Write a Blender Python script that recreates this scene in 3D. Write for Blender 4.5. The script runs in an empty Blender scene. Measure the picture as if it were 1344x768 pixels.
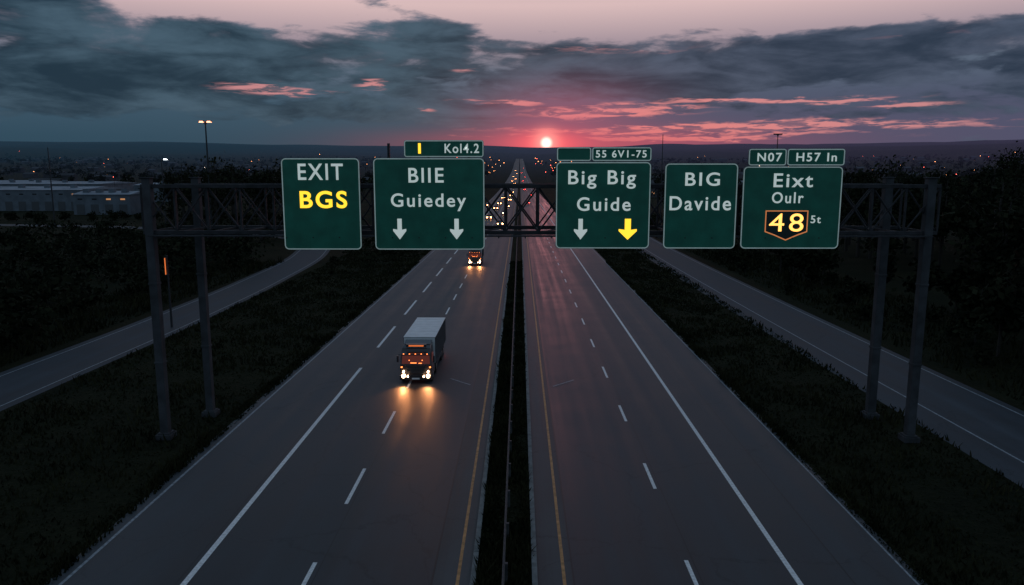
import bpy, math, random
import numpy as np
from mathutils import Vector, Matrix, noise as mn
random.seed(7); rng=np.random.default_rng(7)
sc=bpy.context.scene
sc.view_settings.view_transform='Standard'
try: sc.view_settings.look='None'
except Exception: pass
sc.view_settings.exposure=0
col=sc.collection
EYE=14.0

# ------------------------------------------------------------------ helpers
class MB:
    def __init__(s): s.V=[];s.F=[];s.M=[]
    def add(s,vs,fs,m=0):
        o=len(s.V); s.V+= [tuple(v) for v in vs]
        for f in fs: s.F.append([i+o for i in f]); s.M.append(m)
    def box(s,c,d,m=0):
        x,y,z=c;a,b,h=d[0]/2,d[1]/2,d[2]/2
        s.add([(x-a,y-b,z-h),(x+a,y-b,z-h),(x+a,y+b,z-h),(x-a,y+b,z-h),(x-a,y-b,z+h),(x+a,y-b,z+h),(x+a,y+b,z+h),(x-a,y+b,z+h)],
              [(0,3,2,1),(4,5,6,7),(0,1,5,4),(1,2,6,5),(2,3,7,6),(3,0,4,7)],m)
    def tube(s,p0,p1,r0,r1=None,seg=8,m=0):
        if r1 is None:r1=r0
        p0=Vector(p0);p1=Vector(p1);d=(p1-p0).normalized()
        a=d.orthogonal().normalized();b=d.cross(a)
        vs=[];
        for p,r in((p0,r0),(p1,r1)):
            for i in range(seg):
                t=2*math.pi*i/seg; vs.append(p+(a*math.cos(t)+b*math.sin(t))*r)
        fs=[(i,(i+1)%seg,seg+(i+1)%seg,seg+i) for i in range(seg)]
        fs+=[tuple(range(seg))[::-1],tuple(range(seg,2*seg))]
        s.add(vs,fs,m)
    def prism(s,prof,x0,x1,m=0,inset=None):
        n=len(prof)
        xa=[x0]*n; xb=[x1]*n
        if inset:
            xa=[x0+i for i in inset]; xb=[x1-i for i in inset]
        vs=[(xa[i],prof[i][0],prof[i][1]) for i in range(n)]+[(xb[i],prof[i][0],prof[i][1]) for i in range(n)]
        fs=[(i,(i+1)%n,n+(i+1)%n,n+i) for i in range(n)]+[tuple(range(n))[::-1],tuple(range(n,2*n))]
        s.add(vs,fs,m)
    def build(s,name,mats,bevel=0,smooth=False,parent=None,ploc=(0,0,0)):
        me=bpy.data.meshes.new(name); me.from_pydata(s.V,[],s.F)
        for m in mats: me.materials.append(m)
        for p,mi in zip(me.polygons,s.M): p.material_index=mi; p.use_smooth=smooth
        me.update()
        ob=bpy.data.objects.new(name,me); col.objects.link(ob)
        if bevel:
            b=ob.modifiers.new('bevel','BEVEL'); b.width=bevel; b.segments=2; b.limit_method='ANGLE'; b.angle_limit=math.radians(35)
        if parent:
            ob.parent=parent; ob.location=-Vector(ploc)
        return ob
def empty(name,loc):
    e=bpy.data.objects.new(name,None); e.location=loc; e.empty_display_size=.5; col.objects.link(e); return e

def mat(name,base=(.5,.5,.5),rough=.6,metal=0,emis=None,es=0,spec=.5,nscale=None,namp=.3,bump=0,bscale=20,coat=0,sample=True,haze=False):
    m=bpy.data.materials.new(name); m.use_nodes=True; nt=m.node_tree; N=nt.nodes; L=nt.links
    b=N['Principled BSDF']; b.inputs['Base Color'].default_value=(*base,1); b.inputs['Roughness'].default_value=rough
    b.inputs['Metallic'].default_value=metal; b.inputs['Specular IOR Level'].default_value=spec; b.inputs['Coat Weight'].default_value=coat
    g=N.new('ShaderNodeNewGeometry')
    if nscale:
        n=N.new('ShaderNodeTexNoise'); n.inputs['Scale'].default_value=nscale; n.inputs['Detail'].default_value=5
        L.new(g.outputs['Position'],n.inputs['Vector'])
        r=N.new('ShaderNodeValToRGB'); r.color_ramp.elements[0].position=.3; r.color_ramp.elements[1].position=.72
        r.color_ramp.elements[0].color=(*[c*(1-namp) for c in base],1); r.color_ramp.elements[1].color=(*[min(1,c*(1+namp)) for c in base],1)
        L.new(n.outputs['Fac'],r.inputs['Fac']); L.new(r.outputs['Color'],b.inputs['Base Color'])
    if bump:
        n2=N.new('ShaderNodeTexNoise'); n2.inputs['Scale'].default_value=bscale; n2.inputs['Detail'].default_value=4
        L.new(g.outputs['Position'],n2.inputs['Vector'])
        bp=N.new('ShaderNodeBump'); bp.inputs['Strength'].default_value=bump; bp.inputs['Distance'].default_value=.03
        L.new(n2.outputs['Fac'],bp.inputs['Height']); L.new(bp.outputs['Normal'],b.inputs['Normal'])
    if emis:
        b.inputs['Emission Color'].default_value=(*emis,1); b.inputs['Emission Strength'].default_value=es
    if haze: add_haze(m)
    if not sample:
        try: m.cycles.emission_sampling='NONE'
        except Exception: pass
    return m
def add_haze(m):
    # stands in for aerial perspective: glow added to far surfaces, by world position only
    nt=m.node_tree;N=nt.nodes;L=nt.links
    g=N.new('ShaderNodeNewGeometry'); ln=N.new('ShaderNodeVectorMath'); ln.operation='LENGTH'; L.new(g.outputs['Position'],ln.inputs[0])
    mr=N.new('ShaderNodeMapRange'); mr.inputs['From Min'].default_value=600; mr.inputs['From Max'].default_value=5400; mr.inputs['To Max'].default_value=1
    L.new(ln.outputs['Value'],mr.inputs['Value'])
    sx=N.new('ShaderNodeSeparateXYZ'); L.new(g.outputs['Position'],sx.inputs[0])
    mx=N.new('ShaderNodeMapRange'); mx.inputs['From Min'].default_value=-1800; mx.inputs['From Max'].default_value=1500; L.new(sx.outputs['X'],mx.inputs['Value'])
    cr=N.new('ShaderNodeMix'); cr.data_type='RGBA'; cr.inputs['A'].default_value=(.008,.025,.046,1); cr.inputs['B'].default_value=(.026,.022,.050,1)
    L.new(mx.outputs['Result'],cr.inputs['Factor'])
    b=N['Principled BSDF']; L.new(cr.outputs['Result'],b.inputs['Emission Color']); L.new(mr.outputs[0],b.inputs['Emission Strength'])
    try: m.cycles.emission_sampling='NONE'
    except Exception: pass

# ------------------------------------------------------------------ sky
def make_world():
    w=bpy.data.worlds.new("World"); sc.world=w; w.use_nodes=True
    try: w.cycles.sampling_method='MANUAL'; w.cycles.sample_map_resolution=512
    except Exception: pass
    nt=w.node_tree; N=nt.nodes; L=nt.links; N.clear()
    def val(i,x):
        if isinstance(x,(int,float)): i.default_value=x
        else: L.new(x,i)
    def M(op,a,b=None,c=None,clamp=False):
        n=N.new('ShaderNodeMath'); n.operation=op; n.use_clamp=clamp
        val(n.inputs[0],a)
        if b is not None: val(n.inputs[1],b)
        if c is not None: val(n.inputs[2],c)
        return n.outputs[0]
    def smooth(x,a,b,lo=0,hi=1):
        n=N.new('ShaderNodeMapRange'); n.interpolation_type='SMOOTHSTEP'; val(n.inputs['Value'],x)
        n.inputs['From Min'].default_value=a;n.inputs['From Max'].default_value=b;n.inputs['To Min'].default_value=lo;n.inputs['To Max'].default_value=hi
        return n.outputs['Result']
    def mix(f,a,b,mode='MIX'):
        n=N.new('ShaderNodeMix'); n.data_type='RGBA'; n.blend_type=mode; n.clamp_result=False
        val(n.inputs['Factor'],f)
        for k,x in(('A',a),('B',b)):
            if isinstance(x,tuple): n.inputs[k].default_value=(*x,1)
            else: L.new(x,n.inputs[k])
        return n.outputs['Result']
    tc=N.new('ShaderNodeTexCoord'); sp=N.new('ShaderNodeSeparateXYZ')
    nm=N.new('ShaderNodeVectorMath'); nm.operation='NORMALIZE'; L.new(tc.outputs['Generated'],nm.inputs[0]); L.new(nm.outputs[0],sp.inputs[0])
    x,y,z=sp.outputs
    az=M('MULTIPLY',M('ARCTAN2',x,y),57.2958); el=M('MULTIPLY',M('ARCSINE',z),57.2958)
    def noise(sa,se,off=0,detail=8,rough=.6,dist=0.0,A=None,E=None):
        cb=N.new('ShaderNodeCombineXYZ'); L.new(M('DIVIDE',A or az,sa),cb.inputs[0]); L.new(M('DIVIDE',E or el,se),cb.inputs[1]); cb.inputs[2].default_value=off
        n=N.new('ShaderNodeTexNoise'); n.inputs['Scale'].default_value=1; n.inputs['Detail'].default_value=detail; n.inputs['Roughness'].default_value=rough; n.inputs['Distortion'].default_value=dist
        L.new(cb.outputs[0],n.inputs['Vector']); return n.outputs['Fac']
    def gauss(a0,e0,sa,se,E=None):
        a=M('POWER',M('ABSOLUTE',M('DIVIDE',M('SUBTRACT',az,a0),sa)),2); e=M('POWER',M('ABSOLUTE',M('DIVIDE',M('SUBTRACT',E or el,e0),se)),2)
        return M('EXPONENT',M('MULTIPLY',M('ADD',a,e),-1))
    n1=noise(11,3.0,3.3,6,.56,.5); n2=noise(4.0,1.2,8.1,6,.58,.3); n3=noise(8,1.9,14.2,5,.56,.5)
    d=M('ADD',M('MULTIPLY',n1,.6),M('MULTIPLY',n2,.4))
    for (a0,e0,sa,se,k) in [(3,12.2,11,2.3,-.21),(17,11.4,9,1.5,-.12),(-20,11.2,6,1.0,-.20),(-17,9.5,3,.5,-.06),(27,12,9,1.5,-.13),(-22,7.6,17,2.6,.17),(-7,10.4,6,1.2,.13),
                            (27,9.0,9,.8,.22),(12,7.4,15,1.5,.14),(0,2.5,40,1.3,-.2),(-30,4,16,1.4,-.03),(15,10.1,3.5,.35,.10),(2,10.3,2.5,.3,.08)]:
        d=M('ADD',d,M('MULTIPLY',gauss(a0,e0,sa,se),k))
    cover=smooth(d,.455,.545)
    cr=N.new('ShaderNodeValToRGB'); L.new(M('DIVIDE',el,30,clamp=True),cr.inputs['Fac'])
    e=cr.color_ramp.elements
    stops=[(0,(.022,.058,.092)),(2.5,(.028,.070,.108)),(5,(.046,.092,.138)),(7.5,(.10,.14,.195)),(9.3,(.34,.27,.32)),(12.0,(.68,.49,.49)),(18,(.34,.34,.38)),(30,(.11,.165,.235))]
    e[0].position=0; e[0].color=(*stops[0][1],1); e[1].position=1; e[1].color=(*stops[-1][1],1)
    for p,c in stops[1:-1]:
        q=e.new(p/30); q.color=(*c,1)
    clear=cr.outputs['Color']
    lowright=M('MULTIPLY',smooth(az,-8,12),smooth(el,9,3))
    clear=mix(M('MULTIPLY',lowright,.7),clear,(.10,.085,.155))
    shade=smooth(M('ADD',M('MULTIPLY',n3,.65),M('MULTIPLY',n2,.35)),.36,.66)
    cloud=mix(shade,(.014,.034,.056),(.060,.108,.152))
    cloud=mix(M('MULTIPLY',smooth(az,-12,14),.7),cloud,mix(shade,(.026,.040,.072),(.085,.098,.155)))
    edge=M('MULTIPLY',M('MULTIPLY',smooth(d,.60,.50),smooth(el,7,11)),.45)
    cloud=mix(edge,cloud,(.27,.25,.32))
    sky=mix(cover,clear,cloud)
    wob=M('MULTIPLY',M('SUBTRACT',n3,.5),1.8); E2=M('ADD',el,wob)
    rag=smooth(noise(2.6,.34,31,5,.60,.4),.42,.60)
    st=None
    for (a0,e0,sa,se,k) in [(-17.6,5.9,3.6,.42,1.15),(-10.8,6.6,1.3,.30,.8),(-4.1,7.6,1.3,.22,.55),(-1.3,5.35,3.4,.28,1.0),(7,4.6,6,.50,1.15),
                            (18,5.1,8,.26,1.05),(26.5,4.6,3,.26,.85),(-7,4.9,.8,.2,.6),(16,3.3,16,.34,1.2),(10,2.75,14,.2,1.0),(6,8.9,9,.3,.35),(27,8.9,6,.2,.25)]:
        g=M('MULTIPLY',gauss(a0,e0,sa,se,E2),k); st=g if st is None else M('MAXIMUM',st,g)
    st=M('MULTIPLY',smooth(M('MULTIPLY',st,M('ADD',M('MULTIPLY',rag,.75),.25)),.12,.70),.92,clamp=True)
    near=gauss(4,2.6,17,3.2)
    stc=mix(near,(.58,.25,.26),(.90,.25,.23))
    sky=mix(st,sky,stc)
    sky=mix(M('MULTIPLY',gauss(5,2.2,12,1.0,M('ADD',el,M('MULTIPLY',wob,.25))),.72),sky,(.55,.085,.13))
    sky=mix(M('MULTIPLY',gauss(3,4.0,6,2.4),.38),sky,(.58,.10,.19))
    sky=mix(gauss(2,2.25,2.6,.9),sky,(1.0,.12,.16))
    S=Vector((math.sin(math.radians(2))*math.cos(math.radians(2.33)),math.cos(math.radians(2))*math.cos(math.radians(2.33)),math.sin(math.radians(2.33))))
    dp=N.new('ShaderNodeVectorMath'); dp.operation='DOT_PRODUCT'; L.new(nm.outputs[0],dp.inputs[0]); dp.inputs[1].default_value=S
    ang=M('MULTIPLY',M('ARCCOSINE',M('MINIMUM',dp.outputs['Value'],1.0)),57.2958)
    sky=mix(M('EXPONENT',M('MULTIPLY',M('POWER',M('DIVIDE',ang,.85),2),-1)),sky,(1.3,.40,.36))
    sky=mix(smooth(ang,.56,.15),sky,(2.2,1.35,1.15))
    up=smooth(el,14,30); sky=mix(up,sky,(.105,.165,.245))
    back=smooth(M('ABSOLUTE',az),45,105); sky=mix(back,sky,(.140,.200,.270))
    low=smooth(el,0,-2); sky=mix(low,sky,(.01,.015,.02))
    ns=N.new('ShaderNodeTexSky'); ns.sky_type='NISHITA'; ns.sun_disc=False; ns.sun_elevation=math.radians(2.3); ns.sun_rotation=math.radians(2)
    bg1=N.new('ShaderNodeBackground'); L.new(sky,bg1.inputs['Color']); bg1.inputs['Strength'].default_value=1
    bg2=N.new('ShaderNodeBackground'); L.new(ns.outputs[0],bg2.inputs['Color']); bg2.inputs['Strength'].default_value=.001
    ad=N.new('ShaderNodeAddShader'); L.new(bg1.outputs[0],ad.inputs[0]); L.new(bg2.outputs[0],ad.inputs[1])
    o=N.new('ShaderNodeOutputWorld'); L.new(ad.outputs[0],o.inputs['Surface'])
    w.name='sky'
    return S
S=make_world()
sl=bpy.data.lights.new('sun','SUN'); sl.energy=.10; sl.angle=math.radians(.5); sl.color=(1,.30,.32)
so=bpy.data.objects.new('sun',sl); so.rotation_euler=(-S).to_track_quat('-Z','Y').to_euler(); so.location=(20,200,60); col.objects.link(so)

# ------------------------------------------------------------------ terrain
def H(x,y):
    r=math.hypot(x,y)
    h=0
    if r>400: h=2.35e-4*(min(r,6000)-400)**1.6
    if r>1500:
        k=min(1,(r-1500)/3000); a=math.atan2(x,y)
        h+=k*(34*mn.noise(Vector((x/1500,y/1500,0)))+16*mn.noise(Vector((x/500,y/500,3)))) + k*14*max(0,min(1,(a-.1)*3)) - k*10*math.exp(-((a-.035)/.05)**2)
    if r>6000: h-=(r-6000)*.06
    return h
def spaced(first,step,maxv,g):
    o=[first]; s=step
    while o[-1]<maxv: o.append(o[-1]+s); s*=g
    return o
px=spaced(0,6,60,1.0)+spaced(72,14,9000,1.09)
xs=sorted(set([-v for v in px]+px)); 
ys=[-400,-200,-100,-50]+spaced(0,10,400,1.0)+spaced(420,22,9500,1.035)
V=[(x,y,H(x,y)) for y in ys for x in xs]; nx=len(xs)
F=[(j*nx+i,j*nx+i+1,(j+1)*nx+i+1,(j+1)*nx+i) for j in range(len(ys)-1) for i in range(nx-1)]
gm=bpy.data.materials.new('ground_grass'); gm.use_nodes=True
nt=gm.node_tree;N=nt.nodes;L=nt.links;b=N['Principled BSDF'];b.inputs['Roughness'].default_value=.95;b.inputs['Specular IOR Level'].default_value=.05
g=N.new('ShaderNodeNewGeometry')
def tn(scale,detail=5,rough=.6):
    n=N.new('ShaderNodeTexNoise');n.inputs['Scale'].default_value=scale;n.inputs['Detail'].default_value=detail;n.inputs['Roughness'].default_value=rough;L.new(g.outputs['Position'],n.inputs['Vector']);return n.outputs['Fac']
def ramp(f,a,ca,bb,cb):
    r=N.new('ShaderNodeValToRGB');r.color_ramp.elements[0].position=a;r.color_ramp.elements[0].color=(*ca,1);r.color_ramp.elements[1].position=bb;r.color_ramp.elements[1].color=(*cb,1);L.new(f,r.inputs['Fac']);return r.outputs['Color']
c1=ramp(tn(.12),.35,(.007,.011,.006),.68,(.026,.027,.013)); c2=ramp(tn(2.2),.3,(.006,.009,.005),.7,(.026,.027,.015))
mx=N.new('ShaderNodeMix');mx.data_type='RGBA';mx.inputs['Factor'].default_value=.5;L.new(c1,mx.inputs['A']);L.new(c2,mx.inputs['B']);L.new(mx.outputs['Result'],b.inputs['Base Color'])
bp=N.new('ShaderNodeBump');bp.inputs['Strength'].default_value=.8;bp.inputs['Distance'].default_value=.15;L.new(tn(5,3),bp.inputs['Height']);L.new(bp.outputs['Normal'],b.inputs['Normal'])
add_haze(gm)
me=bpy.data.meshes.new('ground');me.from_pydata(V,[],F);me.materials.append(gm)
for p in me.polygons:p.use_smooth=True
gr=bpy.data.objects.new('ground',me);col.objects.link(gr)

# ------------------------------------------------------------------ roads
def asphalt(name,base,rl=.44,rh=.66,spec=.5):
    m=bpy.data.materials.new(name);m.use_nodes=True;nt=m.node_tree;N=nt.nodes;L=nt.links;b=N['Principled BSDF']
    b.inputs['Specular IOR Level'].default_value=spec
    g=N.new('ShaderNodeNewGeometry');mp=N.new('ShaderNodeMapping');L.new(g.outputs['Position'],mp.inputs['Vector'])
    mp.inputs['Scale'].default_value=(1.0,.016,1)
    n=N.new('ShaderNodeTexNoise');n.inputs['Scale'].default_value=1;n.inputs['Detail'].default_value=4;L.new(mp.outputs[0],n.inputs['Vector'])
    n2=N.new('ShaderNodeTexNoise');n2.inputs['Scale'].default_value=.28;n2.inputs['Detail'].default_value=6;n2.inputs['Roughness'].default_value=.65;L.new(g.outputs['Position'],n2.inputs['Vector'])
    n3=N.new('ShaderNodeTexNoise');n3.inputs['Scale'].default_value=28;n3.inputs['Detail'].default_value=2;L.new(g.outputs['Position'],n3.inputs['Vector'])
    s1=N.new('ShaderNodeMath');s1.operation='MULTIPLY';L.new(n.outputs['Fac'],s1.inputs[0]);s1.inputs[1].default_value=1.3
    a=N.new('ShaderNodeMath');a.operation='MULTIPLY_ADD';L.new(n2.outputs['Fac'],a.inputs[0]);a.inputs[1].default_value=.7;L.new(s1.outputs[0],a.inputs[2])
    a2=N.new('ShaderNodeMath');a2.operation='MULTIPLY_ADD';L.new(n3.outputs['Fac'],a2.inputs[0]);a2.inputs[1].default_value=.5;L.new(a.outputs[0],a2.inputs[2])
    mr=N.new('ShaderNodeMapRange');mr.inputs['From Min'].default_value=.9;mr.inputs['From Max'].default_value=1.6;L.new(a2.outputs[0],mr.inputs['Value'])
    r=N.new('ShaderNodeValToRGB');r.color_ramp.elements[0].color=(*[c*.45 for c in base],1);r.color_ramp.elements[1].color=(*[c*1.55 for c in base],1)
    L.new(mr.outputs[0],r.inputs['Fac'])
    vo=N.new('ShaderNodeTexVoronoi');vo.feature='DISTANCE_TO_EDGE';vo.inputs['Scale'].default_value=.13
    wv=N.new('ShaderNodeVectorMath');wv.operation='MULTIPLY_ADD';L.new(n2.outputs['Color'],wv.inputs[0]);wv.inputs[1].default_value=(3.5,3.5,0);L.new(g.outputs['Position'],wv.inputs[2]);L.new(wv.outputs[0],vo.inputs['Vector'])
    ck=N.new('ShaderNodeMapRange');ck.inputs['From Min'].default_value=.0;ck.inputs['From Max'].default_value=.006;ck.inputs['To Min'].default_value=.65;L.new(vo.outputs['Distance'],ck.inputs['Value'])
    ml=N.new('ShaderNodeMix');ml.data_type='RGBA';ml.blend_type='MULTIPLY';ml.inputs['Factor'].default_value=1;L.new(r.outputs['Color'],ml.inputs['A']);L.new(ck.outputs[0],ml.inputs['B'])
    L.new(ml.outputs['Result'],b.inputs['Base Color'])
    rr=N.new('ShaderNodeMapRange');rr.inputs['To Min'].default_value=rl;rr.inputs['To Max'].default_value=rh;L.new(mr.outputs[0],rr.inputs['Value']);L.new(rr.outputs[0],b.inputs['Roughness'])
    bp=N.new('ShaderNodeBump');bp.inputs['Strength'].default_value=.35;bp.inputs['Distance'].default_value=.01;L.new(n3.outputs['Fac'],bp.inputs['Height']);L.new(bp.outputs['Normal'],b.inputs['Normal'])
    return m
asph=asphalt('asphalt',(.034,.041,.048)); asph2=asphalt('asphalt_shoulder',(.056,.062,.066),rl=.55,rh=.7); asph3=asphalt('asphalt_ramp',(.040,.048,.058),spec=.25,rl=.55,rh=.75)
white=mat('road_paint_white',(.80,.80,.80),.6,nscale=9,namp=.22); faint=mat('road_paint_worn',(.26,.29,.32),.6,nscale=6,namp=.5)
yellow=mat('road_paint_yellow',(.48,.24,.09),.6,nscale=4,namp=.4)
conc=mat('concrete_edge',(.17,.18,.18),.8,nscale=3,namp=.35)
YS=[-40,-20]+[v for v in ys if 0<=v<=3300]
def lift(y,k): return k*.004+ (0 if y<380 else (y-380)*.0006*(1+k*.35))
def strip(mb,xa,xb,k,m,y0=-40,y1=3300):
    yy=[y0]+[v for v in YS if y0<v<y1]+[y1]
    vs=[];fs=[]
    for y in yy:
        z=H(0,y)+lift(y,k)
        vs+=[(xa,y,z),(xb,y,z)]
    for i in range(len(yy)-1): fs.append((2*i,2*i+1,2*i+3,2*i+2))
    mb.add(vs,fs,m)
r=MB(); strip(r,-16.4,-3.05,1,0); strip(r,-3.05,-1.6,1,1)
strip(r,-15.9,-15.78,2,3); strip(r,-11.7,-11.48,2,2,-40,53); strip(r,-2.2,-2.08,2,4); strip(r,-3.07,-3.0,2,5)
y=59.5
while y<900: strip(r,-11.7,-11.48,2,2,y,y+8.6); y+=14.5
y=-5.0
while y<900: strip(r,-7.52,-7.36,2,2,y,y+3.9); y+=8.8
seal=mat('joint_sealer',(.015,.015,.016),.5)
for xx,ya,yb in((-7.2,5,300),(-11.9,5,300)): strip(r,xx,xx+.035,2,5,ya,yb)
r.build('highway',[asph,asph2,white,faint,yellow,seal])
r=MB(); strip(r,1.9,14.1,1,0); strip(r,.55,1.9,1,1)
strip(r,9.62,9.82,2,2); strip(r,13.75,13.83,2,3); strip(r,1.52,1.64,2,4); strip(r,1.88,1.94,2,5); strip(r,11.6,11.65,2,5); strip(r,6.35,6.385,2,5,5,300)
y=-5.3
while y<900: strip(r,6.05,6.2,2,2,y,y+3.0); y+=9.3
def diag(mb,x0,y0,x1,y1,w,z,m): 
    d=Vector((x1-x0,y1-y0,0)).normalized(); n=Vector((-d.y,d.x,0))*w/2
    a=Vector((x0,y0,z));c=Vector((x1,y1,z)); mb.add([a-n,c-n,c+n,a+n],[(0,1,2,3)],m)
diag(r,3.75,49.9,2.25,48.3,.13,.012,3)
r.build('highway',[asph,asph2,white,faint,yellow,seal])
r=MB(); diag(r,-4.8,50.2,-3.3,48.6,.13,.012,0); r.build('road_marking',[faint])
r=MB()
for xa in(-1.72,.43):
    for i in range(50): r.box((xa+.12,-30+i*8+4,.055),(.2,7.96,.11),0)
r.build('median_kerb',[conc],bevel=.02)
def pathroad(name,pts,w,lines,mt):
    P=[];n=len(pts)
    for i in range(n-1):
        p0=Vector(pts[max(i-1,0)]);p1=Vector(pts[i]);p2=Vector(pts[i+1]);p3=Vector(pts[min(i+2,n-1)])
        for k in range(8):
            t=k/8;P.append(.5*((2*p1)+(-p0+p2)*t+(2*p0-5*p1+4*p2-p3)*t*t+(-p0+3*p1-3*p2+p3)*t**3))
    P.append(Vector(pts[-1])); mb=MB()
    T=[(P[min(i+1,len(P)-1)]-P[max(i-1,0)]).normalized() for i in range(len(P))]
    def st(a,b2,k,m,sel=None):
        vs=[];fs=[]
        for i,(p,t) in enumerate(zip(P,T)):
            nn=Vector((t.y,-t.x)); z=H(p.x,p.y)+k*.004+(max(0,p.y-380)*.001)
            for o in(a,b2): q=p+nn*o; vs.append((q.x,q.y,z+.003))
        for i in range(len(P)-1): fs.append((2*i,2*i+1,2*i+3,2*i+2))
        mb.add(vs,fs,m)
    st(-w/2,w/2,1,0)
    for o,lw,m in lines: st(o-lw/2,o+lw/2,2,m)
    return mb.build(name,[mt,white,faint,yellow])
pathroad('ramp_road',[(-34.5,-40),(-34.4,0),(-34.3,30),(-34,50),(-33.7,70),(-34.3,97),(-37,130),(-45,158),(-66,180),(-110,200),(-170,212)],6.2,[(2.4,.10,2),(-2.4,.10,2)],asph3)
pathroad('ramp_road',[(27.2,-40),(27.0,0),(26.6,30),(26.0,60),(25.6,90),(25.4,125),(26,170),(30,230),(42,320),(70,430)],7.6,[(-1.7,.11,2),(3.2,.10,2)],asph3)

gal=mat('galvanised_steel',(.07,.075,.08),.6,metal=.4,nscale=4,namp=.4)
r=MB()
prof=[(-.03,.55),(.03,.60),(-.02,.66),(.03,.72),(-.03,.78),(-.05,.78),(.01,.72),(-.04,.66),(.01,.60),(-.05,.55)]
X0=-.52
vs=[];segY=[-20,100,200,300,400,450,500,600,700,850,1000];n=len(prof);fs=[]
for yy in segY: vs+=[(X0+a,yy,z+H(0,yy)) for a,z in prof]
for s_ in range(len(segY)-1):
    for i in range(n): fs.append((s_*n+i,s_*n+(i+1)%n,(s_+1)*n+(i+1)%n,(s_+1)*n+i))
r.add(vs,fs,0)
yy=-18
while yy<400: r.box((X0+.07,yy,.37),(.12,.14,.74),0); yy+=3
r.build('median_guardrail',[gal])

# ------------------------------------------------------------------ grass mass
leaf_g=bpy.data.materials.new('grass_blades');leaf_g.use_nodes=True
def leafmat(m,c0,c1,haze=True):
    nt=m.node_tree;N=nt.nodes;L=nt.links;b=N['Principled BSDF'];b.inputs['Roughness'].default_value=.9;b.inputs['Specular IOR Level'].default_value=.05
    g=N.new('ShaderNodeNewGeometry');n=N.new('ShaderNodeTexNoise');n.inputs['Scale'].default_value=.3;n.inputs['Detail'].default_value=4;L.new(g.outputs['Position'],n.inputs['Vector'])
    a=N.new('ShaderNodeMath');a.operation='MULTIPLY_ADD';L.new(g.outputs['Random Per Island'],a.inputs[0]);a.inputs[1].default_value=.3;L.new(n.outputs['Fac'],a.inputs[2])
    r=N.new('ShaderNodeValToRGB');r.color_ramp.elements[0].position=.42;r.color_ramp.elements[1].position=.95;r.color_ramp.elements[0].color=(*c0,1);r.color_ramp.elements[1].color=(*c1,1)
    L.new(a.outputs[0],r.inputs['Fac']);L.new(r.outputs['Color'],b.inputs['Base Color'])
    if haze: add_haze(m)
leafmat(leaf_g,(.006,.009,.004),(.040,.040,.019),False)
def npmesh(name,V,nv,mats,midx=None):
    me=bpy.data.meshes.new(name);nf=len(V)//nv
    me.vertices.add(len(V));me.vertices.foreach_set('co',V.astype(np.float32).ravel())
    me.loops.add(len(V));me.loops.foreach_set('vertex_index',np.arange(len(V),dtype=np.int32))
    me.polygons.add(nf);me.polygons.foreach_set('loop_start',np.arange(0,len(V),nv,dtype=np.int32))
    if midx is not None: me.polygons.foreach_set('material_index',midx.astype(np.int32))
    for m in mats: me.materials.append(m)
    me.update(calc_edges=True);ob=bpy.data.objects.new(name,me);col.objects.link(ob);return ob
def blades(n,x0,x1,y0,y1,hh,ybias=1.6):
    x=rng.uniform(x0,x1,n); y=y0+(y1-y0)*rng.uniform(0,1,n)**ybias
    cl=np.array([mn.noise(Vector((a*.35,b_*.25,1)))+.6*mn.noise(Vector((a*1.1,b_*.9,1))) for a,b_ in zip(x,y)])
    h=hh*(.45+.9*rng.uniform(0,1,n))*np.clip(1+cl*1.7,.15,2)
    a=rng.uniform(0,2*np.pi,n);w=.025+.0009*y
    lx=rng.normal(0,.35,n)*h;ly=rng.normal(0,.35,n)*h
    p0=np.stack([x-np.cos(a)*w,y-np.sin(a)*w,np.zeros(n)],1);p1=np.stack([x+np.cos(a)*w,y+np.sin(a)*w,np.zeros(n)],1);p2=np.stack([x+lx,y+ly,h],1)
    return np.stack([p0,p1,p2],1).reshape(-1,3)
G=np.concatenate([blades(26000,-1.5,.42,12,120,.20),blades(24000,-30.5,-16.5,18,140,.22),blades(18000,14.2,22.8,18,150,.22),blades(8000,-48,-38,30,120,.5),blades(8000,31,44,30,140,.5),
                  blades(6000,-17.0,-16.15,12,120,.2),blades(6000,13.9,14.6,12,120,.2)])
npmesh('grass',G,3,[leaf_g])

# ------------------------------------------------------------------ trees
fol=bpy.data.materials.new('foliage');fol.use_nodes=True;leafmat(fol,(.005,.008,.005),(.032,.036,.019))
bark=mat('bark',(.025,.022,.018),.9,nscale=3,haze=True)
def tree_np(x,y,h,r,nc,nl,ls,bush=False):
    z0=H(x,y); out=[]
    ch=h*(.78 if not bush else .95); cz=z0+h-ch/2
    cs=rng.normal(0,1,(nc,3)); cs/=np.linalg.norm(cs,axis=1)[:,None]; cs*=rng.uniform(.25,.8,(nc,1))
    taper=1-.35*np.clip(cs[:,2:3],0,1)
    C=np.concatenate([cs[:,:2]*r*taper,cs[:,2:3]*ch*.5],1)+np.array([x,y,cz])
    cr=r*rng.uniform(.26,.48,nc)
    L_=rng.normal(0,.55,(nc,nl,3))*cr[:,None,None]*np.array([1,1,.75])+C[:,None,:]
    P=L_.reshape(-1,3); P[:,2]=np.maximum(P[:,2],z0+.1); n=len(P)
    u=rng.normal(0,1,(n,3));u/=np.linalg.norm(u,axis=1)[:,None]; v=np.cross(u,rng.normal(0,1,(n,3)));v/=np.linalg.norm(v,axis=1)[:,None]
    s=ls*rng.uniform(.5,1.3,(n,1)); u=u*s; v=v*s*.6
    return np.stack([P-u,P-v,P+u,P+v],1).reshape(-1,3)
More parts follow.
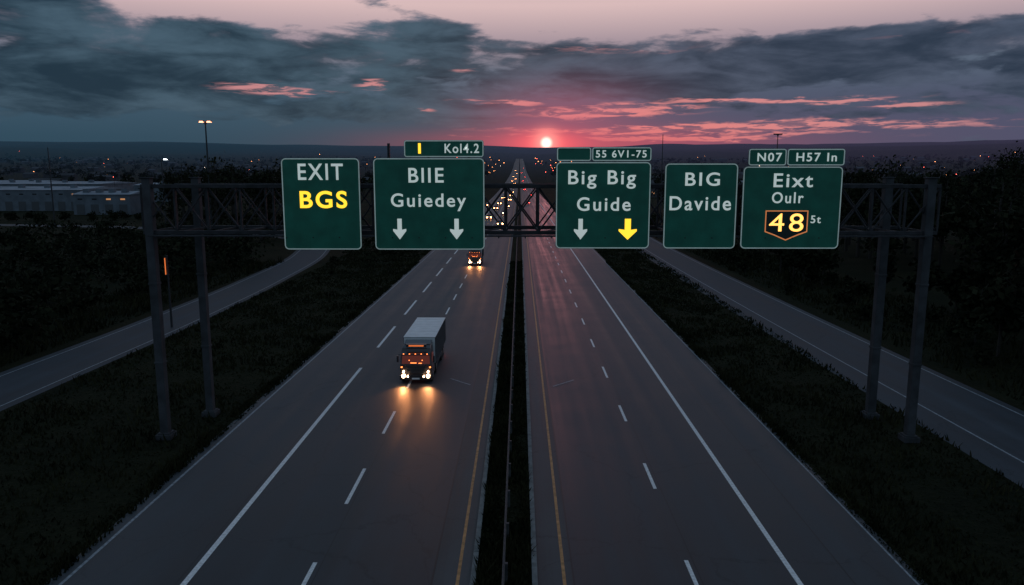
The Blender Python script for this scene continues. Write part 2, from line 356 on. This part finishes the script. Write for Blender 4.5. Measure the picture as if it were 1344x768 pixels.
def trunk_q(x,y,h,r0):
    z0=H(x,y);q=[]
    def seg(a,b,ra,rb):
        k=5
        for i in range(k):
            t0=2*math.pi*i/k;t1=2*math.pi*(i+1)/k
            q.extend([(a[0]+ra*math.cos(t0),a[1]+ra*math.sin(t0),a[2]),(a[0]+ra*math.cos(t1),a[1]+ra*math.sin(t1),a[2]),(b[0]+rb*math.cos(t1),b[1]+rb*math.sin(t1),b[2]),(b[0]+rb*math.cos(t0),b[1]+rb*math.sin(t0),b[2])])
    seg((x,y,z0-.1),(x,y,z0+h*.45),r0,r0*.7);seg((x,y,z0+h*.45),(x+.2,y,z0+h*.9),r0*.7,r0*.2)
    for i in range(4):
        a=random.uniform(0,6.28);zz=z0+h*random.uniform(.3,.6);seg((x,y,zz),(x+math.cos(a)*h*.22,y+math.sin(a)*h*.22,zz+h*.2),r0*.4,r0*.1)
    return np.array(q)
def mass(name,specs):
    A=[];T=[]
    for (x,y,h,r,nc,nl,ls,bush) in specs:
        A.append(tree_np(x,y,h,r,nc,nl,ls,bush))
        if not bush: T.append(trunk_q(x,y,h,h*.022))
    nA=sum(len(a) for a in A)//4
    V=np.concatenate(A+T)
    mi=np.zeros(len(V)//4); mi[nA:]=1
    return npmesh(name,V,4,[fol,bark],mi)
R=random.uniform
sp=[]
for i in range(230):
    y=R(50,330); x=R(37,37+y*.75+10)
    if y>130 and x<34+ (y-130)*.12: continue
    h=R(9,13.5)+ (2.0 if y<140 and x>55 else 0)
    if x/y>.60: h+=2.5
    if x<44: h=R(4,9)
    sp.append((x,y,h,h*R(.28,.40),12,30 if y>150 else 62,.45 if y>150 else .36,False))
# taller crowns that break the skyline on the right
for (x,y,h) in [(58,128,16),(63,130,17.8),(69,134,17),(74,150,18.5),(84,160,17.2),(96,175,17.5),(86,140,18.4),(93,148,20),(101,150,20.5),(108,165,21),(120,185,22),(112,172,19.5),(66,150,17.5),(52,150,15.6),(60,190,17),(46,170,15)]:
    sp.append((x,y,h,h*R(.24,.34),13,70,.34,False))
mass('tree_row',sp)
sp=[]
for i in range(90):
    y=R(150,330); x=-y*R(.22,.47)
    if x>-50 : continue
    if abs(y-200)<22 and x<-60: continue
    h=R(13,19.5); sp.append((x,y,h,h*R(.25,.36),11,34,.45,False))
mass('tree_row',sp)
sp=[]
for i in range(420):
    y=R(28,240); x=-R(41,46+y*.8)
    if abs(y-195)<22 and x<-50: continue
    lim=13-.045*y
    h=min(R(2,7),lim) ; 
    if h<1.2: continue
    sp.append((x,y,h,h*R(.45,.7)+.8,7,36,.34,True))
for i in range(60):
    y=R(95,230); x=R(-30,-19); 
    h=R(.8,2.6); sp.append((x,y,h,h*.7,5,26,.2,True))
for i in range(70):
    y=R(50,230); x=R(32,40); h=R(1,4); sp.append((x,y,h,h*.6,6,30,.25,True))
mass('bushes',sp)
sp=[]
for i in range(1700):
    y=420*(R(.75,9)**.85); x=R(-.85,.85)*y
    if abs(x)<34+y*.012: continue
    if y<330 or (y<480 and x<-130): continue
    h=R(8,15); sp.append((x,y,h,h*R(.4,.75),5,12,1.3,False))
mass('distant_trees',sp)

# ------------------------------------------------------------------ buildings
wallm=mat('painted_metal_wall',(.12,.15,.18),.7,nscale=.4,namp=.25); roofm=mat('flat_roof',(.24,.28,.33),.7,nscale=.2,namp=.3); darkg=mat('dark_glass',(.02,.025,.03),.15)
litw=mat('lit_window',(.3,.2,.1),.5,emis=(1,.45,.18),es=.45,sample=False); doorm=mat('dock_door',(.07,.08,.09),.6)
def warehouse(x,y,w,d,h,seed):
    random.seed(seed); e=empty('warehouse',(x,y,H(x,y))); pl=(x,y,H(x,y)); z0=H(x,y)
    m=MB(); m.box((x,y,z0+h/2),(w,d,h)); m.build('walls',[wallm],parent=e,ploc=pl)
    m=MB(); m.add([(x-w/2-.4,y-d/2-.4,z0+h+.01),(x+w/2+.4,y-d/2-.4,z0+h+.01),(x+w/2+.4,y,z0+h+1.1),(x-w/2-.4,y,z0+h+1.1),(x+w/2+.4,y+d/2+.4,z0+h+.01),(x-w/2-.4,y+d/2+.4,z0+h+.01)],[(0,1,2,3),(3,2,4,5),(0,3,5),(1,4,2)])
    for i in range(4): m.box((x-w/2+w*(i+.6)/4.4,y-d*.2,z0+h+1.2),(2,1.6,1.4),1)
    m.build('roof',[roofm,wallm],parent=e,ploc=pl)
    m=MB();k=int(w/5)
    for i in range(k):
        cx=x-w/2+w*(i+.5)/k; m.box((cx,y-d/2-.03,z0+1.9),(2.8,.1,3.4),0); 
        m.box((cx,y-d/2-.03,z0+h-1.6),(1.6,.08,.5),2 if random.random()<.12 else 1)
    m.build('doors_and_windows',[doorm,darkg,litw],parent=e,ploc=pl)
warehouse(-192,305,46,34,8,1); warehouse(-146,268,20,14,7,2); warehouse(-240,395,60,40,9,3); warehouse(-178,390,34,22,8.5,4); warehouse(-292,430,50,30,9,5); warehouse(128,520,50,30,8,6)
random.seed(11)
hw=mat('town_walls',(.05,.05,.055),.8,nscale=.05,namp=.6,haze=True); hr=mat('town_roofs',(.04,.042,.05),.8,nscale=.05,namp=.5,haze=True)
m=MB()
for i in range(280):
    y=400*(R(1,8)**.9); x=R(-.8,.8)*y
    if abs(x)<40+y*.01: continue
    z=H(x,y); w=R(8,26);d=R(7,14);h=R(4,8)
    m.box((x,y,z+h/2),(w,d,h),0)
    m.add([(x-w/2-.3,y-d/2-.3,z+h),(x+w/2+.3,y-d/2-.3,z+h),(x+w/2+.3,y+d/2+.3,z+h),(x-w/2-.3,y+d/2+.3,z+h),(x-w/2,y,z+h+2.4),(x+w/2,y,z+h+2.4)],[(0,1,5,4),(2,3,4,5),(1,2,5),(3,0,4)],1)
    if R(0,1)<.12: m.box((x+R(-w/3,w/3),y-d/2-.05,z+h*.5),(1.4,.1,1.2),2)
m.build('distant_town',[hw,hr,litw])
lampO=mat('sodium_lamp',(.3,.2,.1),.5,emis=(1,.34,.12),es=8,sample=False); lampR=mat('red_lamp',(.3,.05,.05),.5,emis=(1,.12,.08),es=8,sample=False); lampW=mat('white_lamp',(.3,.3,.3),.5,emis=(1,.75,.6),es=6,sample=False)
polem=mat('lamp_post_steel',(.04,.045,.05),.5,metal=.5)
m=MB()
for i in range(170):
    y=330*(R(1,12)**.9); x=R(-.78,.78)*y
    central=random.random()<.6
    if central: x=R(-.09,.14)*y
    if abs(x)<20+y*.008: continue
    z=H(x,y);h=R(9,14);q=random.random(); s=(.16+y*.00030*R(.4,1.5))*(1.25 if central else .8)
    m.tube((x,y,z),(x,y,z+h),.12,.07,5,0); m.box((x,y-.3,z+h),(s*1.3,s,s),1 if q<.66 else(2 if q<.90 else 3))
m.build('distant_street_lamps',[polem,lampO,lampR,lampW])

lampB=mat('lamp_head_lit',(.5,.4,.3),.5,emis=(1,.40,.22),es=3.5); lampBW=mat('lamp_head_white',(.5,.5,.5),.5,emis=(.85,.95,1),es=7)
def street_lamp(x,y,h,arms,lit,mtl,rr=.22,arm=2.0):
    m=MB(); m.tube((x,y,0),(x,y,.8),rr*1.6,rr*1.5,10,0); m.tube((x,y,.8),(x,y,h),rr,rr*.55,10,0)
    for s in arms:
        m.tube((x,y,h-.7),(x+s*arm,y,h),.09,.06,6,0); m.box((x+s*(arm+.3),y,h),(1.1,.45,.22),0); m.box((x+s*(arm+.3),y-.02,h-.16),(.9,.4,.12),1 if lit else 0)
        if lit: m.box((x+s*(arm+.3),y-.25,h-.05),(.7,.06,.2),1)
    m.build('street_lamp',[polem,mtl])
street_lamp(-62,150,24.3,(-1,1),True,lampB,.24,.45)
street_lamp(-95,200,18,(1,),True,lampBW,.2,.8)
street_lamp(37.5,200,24.3,(),False,lampB,.16); street_lamp(67.5,200,24.4,(-1,1),False,lampB,.2,.3); street_lamp(-125,200,21,(),False,lampB,.2)
m=MB(); x,y=-32.2,67.5; m.tube((x,y,0),(x,y,6.7),.11,.07,8,0); m.tube((x-.16,y-.1,4.9),(x-.16,y-.1,6.5),.045,.045,8,1); m.box((x-.08,y-.1,6.5),(.25,.1,.08),0); m.box((x-.08,y-.1,4.9),(.25,.1,.08),0)
m.build('street_lamp',[polem,mat('amber_tube',(.4,.15,.05),.4,emis=(1,.22,.05),es=.8)])

# ------------------------------------------------------------------ gantry
steel=mat('weathered_steel',(.030,.032,.037),.65,metal=.3,nscale=2.5,namp=.45,bump=.2); cpost=mat('gantry_column',(.042,.047,.054),.75,metal=.1,nscale=1.2,namp=.5)
YF,YR=38.2,42.0; ZB,ZT=11.05,13.4; XL,XR=-19.3,21.2
ge=empty('sign_gantry',(0,40,0)); pl=(0,40,0)
m=MB()
for Y in(YF,YR):
    for Z in(ZB,ZT): m.box(((XL+XR)/2,Y,Z),(XR-XL,.2,.2),0)
m.build('chords',[steel],bevel=.02,parent=ge,ploc=pl)
m=MB(); n=24; st=(XR-XL)/n
for i in range(n+1):
    X=XL+i*st
    for Y in(YF,YR):
        m.box((X,Y+(.0),(ZB+ZT)/2),(.10,.09,ZT-ZB-.2),0)
        if i<n:
            m.tube((X+.05,Y-.03,ZB+.1),(X+st-.05,Y-.03,ZT-.1),.045,seg=6); m.tube((X+.05,Y+.06,ZT-.1),(X+st-.05,Y+.06,ZB+.1),.045,seg=6)
            m.box((X+st/2,Y-.0,(ZB+ZT)/2),(.16,.16,.16),0)
    for Z in(ZB,ZT):
        m.box((X,(YF+YR)/2,Z),(.09,YR-YF-.2,.09),0)
        if i<n and i%2==0: m.tube((X+.05,YF+.1,Z),(X+st-.05,YR-.1,Z),.04,seg=6)
m.build('lattice',[steel],parent=ge,ploc=pl)
m=MB()
m.box(((XL+XR)/2,YF-.42,ZB-.14),(XR-XL-1,.55,.05),0)
for i in range(30): m.box((XL+.9+i*(XR-XL-1.8)/29,YF-.35,ZB-.2),(.06,.8,.06),0)
m.build('catwalk',[steel],parent=ge,ploc=pl)
m=MB()
for (X,Y,rt) in((-18.95,YF,.25),(-18.1,YR,.24),(20.7,YF,.25),(20.4,YR,.26)):
    m.box((X,Y,(ZT+.4)/2+.15),(rt*1.7,rt*1.7,ZT+.4-.3),0); m.box((X,Y,.15),(.8,.8,.3),0); m.box((X,Y,.34),(.65,.65,.06),0); m.box((X,Y,ZT+.42),(.56,.56,.05),0)
    for Z in(4.2,8.4): m.box((X,Y,Z),(rt*1.7+.06,rt*1.7+.06,.12),0)
for X,X2 in((-18.95,-18.1),(20.7,20.4)):
    m.tube((X,YF+.2,ZB-.3),(X2,YR-.2,ZB-.3),.07,seg=6)
m.build('columns',[cpost],bevel=.03,parent=ge,ploc=pl)

# ------------------------------------------------------------------ signs
green=mat('sign_green',(.010,.135,.088),.5,nscale=1.3,namp=.25,emis=(.0,.10,.07),es=.04)  # slight glow added to the face, which is no lamp
legend=mat('sign_legend_white',(.82,.84,.82),.5,nscale=3,namp=.12,emis=(.82,.95,.90),es=.36)  # weak glow added to the letters in place of retroreflected light
borderm=mat('sign_border_white',(.7,.75,.72),.5,nscale=2,namp=.25,emis=(.7,.95,.85),es=.10)  # faint glow added to the border as well
ledY=mat('led_amber',(.8,.5,.05),.4,emis=(1,.56,.03),es=1.5); ledO=mat('led_orange',(.8,.4,.1),.4,emis=(1,.46,.10),es=2.0); ledRim=mat('led_orange_rim',(.6,.3,.1),.4,emis=(1,.30,.10),es=.45)
backm=mat('sign_back_aluminium',(.25,.26,.27),.5,metal=.6); dkp=mat('led_panel_black',(.012,.03,.025),.5)
YP=37.5
def rr_pts(cx,cz,w,h,r,n=6):
    P=[]
    for (sx,sz,a0) in((1,1,0),(-1,1,90),(-1,-1,180),(1,-1,270)):
        for i in range(n+1):
            a=math.radians(a0+90*i/n); P.append((cx+sx*(w/2-r)+r*math.cos(a),cz+sz*(h/2-r)+r*math.sin(a)))
    return P
def panel(mb,cx,cz,w,h,r,m=0,mb_back=1):
    P=rr_pts(cx,cz,w,h,r);n=len(P)
    mb.add([(x,YP-.03,z) for x,z in P]+[(x,YP+.03,z) for x,z in P],[tuple(range(n))[::-1]],m)
    o=len(mb.V)-2*n
    mb.F.append([o+n+i for i in range(n)]);mb.M.append(mb_back)
    for i in range(n): mb.F.append([o+i,o+(i+1)%n,o+n+(i+1)%n,o+n+i]);mb.M.append(mb_back)
def ring(mb,Po,Pi,y,m=0,t=.01):
    n=len(Po); mb.add([(x,y,z) for x,z in Po]+[(x,y,z) for x,z in Pi]+[(x,y+t,z) for x,z in Po]+[(x,y+t,z) for x,z in Pi],
      [(i,(i+1)%n,n+(i+1)%n,n+i)[::-1] for i in range(n)]+[(i,(i+1)%n,2*n+(i+1)%n,2*n+i) for i in range(n)]+[(n+i,n+(i+1)%n,3*n+(i+1)%n,3*n+i) for i in range(n)],m)
def border(mb,cx,cz,w,h,r): ring(mb,rr_pts(cx,cz,w-.02,h-.02,r),rr_pts(cx,cz,w-.12,h-.12,r-.05),YP-.045)
def text(body,cx,cz,w,h,mt,parent,pl,bold=.012,name='legend'):
    cu=bpy.data.curves.new('t','FONT');cu.body=body;cu.size=1;cu.extrude=.008;cu.offset=bold;cu.space_character=1.2;cu.resolution_u=6
    o=bpy.data.objects.new('t',cu);col.objects.link(o);bpy.context.view_layer.update()
    me=bpy.data.meshes.new_from_object(o.evaluated_get(bpy.context.evaluated_depsgraph_get()));bpy.data.objects.remove(o)
    co=np.zeros(len(me.vertices)*3);me.vertices.foreach_get('co',co);co=co.reshape(-1,3)
    mnv,mxv=co.min(0),co.max(0);c=(mnv+mxv)/2;s=((w/(mxv[0]-mnv[0])),(h/(mxv[1]-mnv[1])))
    out=np.stack([(co[:,0]-c[0])*s[0]+cx,YP-.045-co[:,2],(co[:,1]-c[1])*s[1]+cz],1)
    me.vertices.foreach_set('co',out.ravel());me.materials.clear();me.materials.append(mt);me.update()
    ob=bpy.data.objects.new(name,me);col.objects.link(ob);ob.parent=parent;ob.location=-Vector(pl)
def arrow(mb,cx,m,w=.66,sw=.22):
    zt,zb,zm=11.8,10.76,11.25
    P=[(cx-sw/2,zt),(cx-sw/2,zm),(cx-w/2,zm+.04),(cx-w/2,zm-.06),(cx,zb),(cx+w/2,zm-.06),(cx+w/2,zm+.04),(cx+sw/2,zm),(cx+sw/2,zt)]
    n=len(P)
    mb.add([(x,YP-.05,z) for x,z in P]+[(x,YP-.035,z) for x,z in P],[tuple(range(n))]+[(i,(i+1)%n,n+(i+1)%n,n+i) for i in range(n)],m)
def sign(main,tabs,texts,extra=None):
    cx,w,zt,zb=main; pl=(cx,YP,(zt+zb)/2); e=empty('highway_sign',pl)
    mb=MB(); panel(mb,cx,(zt+zb)/2,w,zt-zb,.22)
    for (tx,tw,t1,t0) in tabs: panel(mb,tx,(t1+t0)/2,tw,t1-t0,.12)
    mb.build('panel',[green,backm],parent=e,ploc=pl)
    mb=MB(); border(mb,cx,(zt+zb)/2,w,zt-zb,.22)
    for (tx,tw,t1,t0) in tabs: border(mb,tx,(t1+t0)/2,tw,t1-t0,.12)
    mb.build('border',[borderm],parent=e,ploc=pl)
    mb=MB(); k=3 if w>4.5 else 2; top=max([zt]+[t[2] for t in tabs])
    for i in range(k):
        X=cx-w*.36+w*.72*i/(k-1); mb.box((X,YP+.1,(top-.15+zb)/2),(.12,.13,top-.15-zb),0)
        for Z in(ZB,ZT): mb.box((X,YP+.38,Z),(.1,.43,.1),0)
    mb.build('brackets',[steel],parent=e,ploc=pl)
    for t in texts: text(*t[:6],e,pl,*(t[6:]))
    if extra:
        mb=MB(); extra(mb); mb.build('symbols',[legend,ledY,ledO,ledRim,dkp],parent=e,ploc=pl)
LW=legend
sign((-9.9,3.9,14.79,10.24),[],[('EXIT',-9.9,14.12,2.25,.80,LW),('BGS',-9.8,12.75,2.36,.86,ledY,.02)])
sign((-4.51,5.52,14.79,10.24),[(-3.75,3.94,15.66,14.83)],[('BlIE',-4.65,13.95,1.75,.72,LW),('Guiedey',-4.55,12.62,3.75,.88,LW),('I',-4.95,15.26,.13,.5,ledY),('Kol4.2',-2.86,15.26,1.7,.46,LW)],
     lambda mb:(arrow(mb,-6.02,0),arrow(mb,-3.16,0)))
sign((4.15,4.69,14.6,10.31),[(2.68,1.7,15.32,14.64),(5.03,2.93,15.32,14.64)],[('Big Big',4.08,13.74,3.35,.90,LW),('Guide',4.19,12.53,2.67,.68,LW),('55 6V1-75',5.0,14.99,2.5,.36,LW)],
     lambda mb:(arrow(mb,3.05,0),arrow(mb,5.41,1,.9,.30)))
sign((8.99,3.6,14.53,10.31),[],[('BIG',9.05,13.76,1.71,.66,LW),('Davide',8.98,12.57,3.05,.70,LW)])
def ex(mb):
    O=[(13.3-1.06,12.22),(13.3-1.06,11.15),(13.3-.6,10.98),(13.3,10.72),(13.3+.6,10.98),(13.3+1.06,11.15),(13.3+1.06,12.22)]
    I=[(13.3-1.01,12.17),(13.3-1.01,11.19),(13.3-.57,11.03),(13.3,10.78),(13.3+.57,11.03),(13.3+1.01,11.19),(13.3+1.01,12.17)]
    ring(mb,O,I,YP-.05,3)
    n=len(I); mb.add([(x,YP-.036,z) for x,z in I],[tuple(range(n))],4)
sign((13.5,4.9,14.38,10.31),[(12.2,1.86,15.24,14.42),(14.58,2.82,15.24,14.42)],[('Eixt',13.53,13.70,1.94,.68,LW),('Oulr',13.3,12.85,1.56,.55,LW),('48',13.3,11.62,1.7,.90,ledO,0.0),('5t',14.75,11.78,.5,.38,LW),('N07',12.3,14.83,1.2,.42,LW),('H57 In',14.6,14.83,1.98,.42,LW)],ex)

# ------------------------------------------------------------------ trucks
cabm=mat('truck_paint_dark',(.03,.028,.032),.3,coat=.5); trw=mat('trailer_white',(.82,.84,.85),.4,nscale=1.5,namp=.10); trs=mat('trailer_side',(.06,.065,.075),.5,nscale=1.2,namp=.25)
tyre=mat('tyre',(.02,.02,.02),.85); rim=mat('wheel_rim',(.3,.3,.3),.35,metal=.8); chrome=mat('grille_metal',(.16,.15,.15),.3,metal=.9)
hl=mat('headlight',(1,.8,.6),.3,emis=(1,.62,.36),es=14); mk=mat('marker_light',(1,.3,.1),.3,emis=(1,.22,.05),es=4); wsm=mat('windscreen',(.03,.012,.01),.12,emis=(.6,.10,.05),es=.12); tl=mat('tail_light',(.6,.03,.02),.3,emis=(1,.05,.03),es=6)  # windscreen: red glow of the cabin interior put into the glass
board=mat('route_board',(.3,.1,.03),.4,emis=(1,.22,.06),es=.7)
def truck(x,y,W=2.25,Ht=2.75,Ln=9.2,lights=True):
    pl=(x,y,0);e=empty('truck',pl); s=W/2.5
    h=W/2-.02; cl=1.75
    m=MB(); prof=[(y+.02,.42),(y,1.0),(y+.02,1.28),(y+.22,2.12),(y+.42,2.36),(y+.75,2.46),(y+cl,2.5),(y+cl,.42)]
    m.prism(prof,x-h,x+h,0,inset=[.03,0,0,.07,.12,.14,.12,0]); m.build('cab',[cabm],bevel=.05,parent=e,ploc=pl)
    m=MB()
    def onf(z): return y+.02+(z-1.28)/(2.12-1.28)*.20
    m.add([(x-h+.12,onf(1.34)-.025,1.34),(x+h-.12,onf(1.34)-.025,1.34),(x+h-.18,onf(2.02)-.025,2.02),(x-h+.18,onf(2.02)-.025,2.02)],[(0,1,2,3)])
    for sg in(-1,1): 
        X=x+sg*(h+.006);X2=x+sg*(h-.03); m.add([(X,y+.35,1.4),(X,y+1.15,1.4),(X2,y+1.15,2.0),(X2,y+.45,2.0)],[(0,1,2,3)])
    m.build('windows',[wsm],parent=e,ploc=pl)
    m=MB()
    for i in range(5): m.box((x,y-.02,.74+i*.10),(W*.56,.05,.055),0)
    m.box((x,y-.04,.40),(W-.02,.22,.30),1); m.box((x,y-.16,.36),(.52,.02,.12),2)
    m.box((x,y-.0,1.24),(W*.72,.06,.07),0)
    m.build('grille_and_bumper',[chrome,cabm,trw],bevel=.015,parent=e,ploc=pl)
    m=MB()
    m.add([(x-h+.1,y-.12,2.02),(x+h-.1,y-.12,2.02),(x+h-.12,y+.2,2.14),(x-h+.12,y+.2,2.14),(x-h+.1,y-.12,1.96),(x+h-.1,y-.12,1.96)],[(0,1,2,3),(4,5,1,0)]); m.box((x,y+.40,2.52),(W*.62,.14,.2),0)
    m.build('sun_visor',[cabm],parent=e,ploc=pl)
    m=MB(); m.box((x,y+.32,2.52),(W*.46,.03,.09),0)
    for i in range(5): m.box((x-W*.36+i*W*.18,y-.13,2.06),(.07,.05,.04),1)
    for sg in(-1,1): m.box((x+sg*(h-.12),y-.02,1.12),(.1,.05,.08),1); m.box((x+sg*W*.2,y-.03,1.6),(.05,.03,.05),1)
    m.box((x-.15,y-.05,1.42),(.4,.02,.04),1); m.box((x+.3,y-.05,1.40),(.2,.02,.04),1)
    m.build('marker_lights',[board,mk],parent=e,ploc=pl)
    m=MB()
    for sg in(-1,1): m.tube((x+sg*(h-.25),y-.17,.52),(x+sg*(h-.25),y-.05,.52),.12,.14,12,0); m.tube((x+sg*(h-.54),y-.17,.50),(x+sg*(h-.54),y-.05,.50),.06,.07,10,0); m.tube((x+sg*(h-.25),y-.17,.82),(x+sg*(h-.25),y-.0,.82),.06,.07,10,0)
    m.build('headlights',[hl],parent=e,ploc=pl)
    m=MB()
    for sg in(-1,1):
        m.tube((x+sg*h,y+.15,1.95),(x+sg*(h+.14),y+.02,1.95),.02,seg=6); m.box((x+sg*(h+.14),y+.02,1.68),(.13,.09,.44),0)
    m.build('mirrors',[cabm],bevel=.02,parent=e,ploc=pl)
    m=MB()
    m.box((x,y+Ln/2+.4,.62),(.75,Ln-1.0,.2),0); m.prism([(y+.9,2.5),(y+cl,2.5),(y+cl,Ht-.08)],x-h+.16,x+h-.16,0)
    for sg in(-1,1): m.tube((x+sg*(h-.28),y+1.95,.6),(x+sg*(h-.28),y+2.6,.6),.24,seg=12,m=0); m.box((x+sg*(h-.05),y+5.0,.62),(.04,2.9,.42),1); 
    m.build('chassis',[cabm,trs],bevel=.02,parent=e,ploc=pl)
    m=MB(); y0=y+2.05;y1=y+Ln; m.box((x,(y0+y1)/2,(Ht+.85)/2),(W,y1-y0,Ht-.85),0)
    k=9
    for i in range(k+1):
        for sg in(-1,1): m.box((x+sg*(W/2+.012),y0+.06+(y1-y0-.12)*i/k,(Ht+.85)/2),(.024,.05,Ht-.95),0)
    m.build('trailer_box',[trs],bevel=.02,parent=e,ploc=pl)
    m=MB(); m.box((x,(y0+y1)/2,Ht+.022),(W+.03,y1-y0+.03,.04),0); m.box((x,y0-.02,(Ht+.9)/2),(W-.04,.03,Ht-.95),0)
    for i in range(1,8): m.box((x,y0+(y1-y0)*i/8,Ht+.048),(W-.1,.04,.010),0)
    m.build('trailer_roof',[trw,trs],bevel=.008,parent=e,ploc=pl)
    m=MB()
    for yy in(y+.75,y+2.9,y+Ln-2.6,y+Ln-1.5):
        for sg in(-1,1):
            X=x+sg*(h-.16); m.tube((X-.15,yy,.45),(X+.15,yy,.45),.45,seg=20,m=0); m.tube((X+sg*.14,yy,.45),(X+sg*.165,yy,.45),.24,.2,seg=12,m=1)
    m.build('wheels',[tyre,rim],parent=e,ploc=pl)
    m=MB()
    for sg in(-1,1): m.box((x+sg*(h-.2),y1+.03,.8),(.3,.04,.12),0)
    m.build('tail_lights',[tl],parent=e,ploc=pl)
    if lights:
        for sg in(-1,1):
            l=bpy.data.lights.new('headlamp','SPOT'); l.energy=300; l.color=(1,.36,.12); l.spot_size=math.radians(75); l.spot_blend=.95; l.shadow_soft_size=.1
            o=bpy.data.objects.new('headlamp_beam',l); col.objects.link(o); o.parent=e; o.location=(sg*(h-.25),-.22,.55); o.rotation_euler=Vector((0,-1,-.17)).to_track_quat('-Z','Y').to_euler()
truck(-7.0,49.0,2.2,2.72,9.2); truck(-6.95,115,2.1,2.4,7.0)

# ------------------------------------------------------------------ cars
carp=[mat('car_paint_'+n,c,.3,coat=.6) for n,c in(('grey',(.10,.10,.11)),('dark',(.02,.022,.03)),('silver',(.3,.3,.32)),('red',(.16,.02,.02)))]
chl=mat('car_headlight',(1,.7,.4),.3,emis=(1,.38,.13),es=36,sample=False); ctl=mat('car_tail_light',(.6,.03,.02),.3,emis=(1,.06,.05),es=22,sample=False)
def car(x,y,face,paint):
    z0=H(0,y)+lift(y,2); m=MB(); f=1 if face<0 else -1
    Y=lambda v:y+f*v
    m.prism([(Y(0),z0+.35),(Y(.05),z0+.68),(Y(1.25),z0+.92),(Y(3.9),z0+.96),(Y(4.45),z0+.9),(Y(4.5),z0+.35)],x-.9,x+.9,0,inset=[.1,.05,0,0,.05,.1])
    m.prism([(Y(1.2),z0+.9),(Y(2.0),z0+1.42),(Y(3.4),z0+1.45),(Y(4.2),z0+.93)],x-.82,x+.82,1,inset=[.02,.16,.16,.04])
    m.box((x,Y(2.7),z0+1.455),(1.3,1.4,.03),0)
    for sg in(-1,1):
        for yy in(.85,3.6): m.tube((x+sg*.72,Y(yy),z0+.33),(x+sg*.92,Y(yy),z0+.33),.33,seg=12,m=2)
        m.tube((x+sg*.62,Y(-.03),z0+.62),(x+sg*.62,Y(.08),z0+.62),.16,.16,10,3); m.box((x+sg*.65,Y(4.48),z0+.75),(.36,.08,.18),4)
        m.box((x+sg*.97,Y(1.45),z0+1.0),(.18,.1,.12),0)
    m.build('car',[paint,darkg,tyre,chl,ctl],bevel=0)
random.seed(5)
for (x,y) in [(-5.3,205),(-9.6,235),(-5.2,262),(-9.5,300),(-5.3,318),(-9.4,350),(-5.2,400),(-9.5,430),(-5.3,470),(-5.2,540),(-9.5,580),(-13.6,330),(-5.3,640),(-9.4,720),(-5.3,800),(-9.3,900),(-5.3,1000),(-9.3,1150),(-5.3,1350),(-9.3,1600)]:
    car(x,y,-1,random.choice(carp))
for (x,y) in [(3.9,360),(7.8,480),(3.9,600),(8,760),(3.8,900),(7.9,1100),(3.9,1400),(7.9,1800)]:
    car(x,y,1,random.choice(carp))

# ------------------------------------------------------------------ camera
cd=bpy.data.cameras.new('camera');cd.lens=26.25;cd.sensor_width=36;cd.clip_end=20000;cd.clip_start=.1
co=bpy.data.objects.new('camera',cd);co.location=(0,0,EYE);co.rotation_euler=(math.radians(90-9.0),0,math.radians(.585));col.objects.link(co)
sc.camera=co
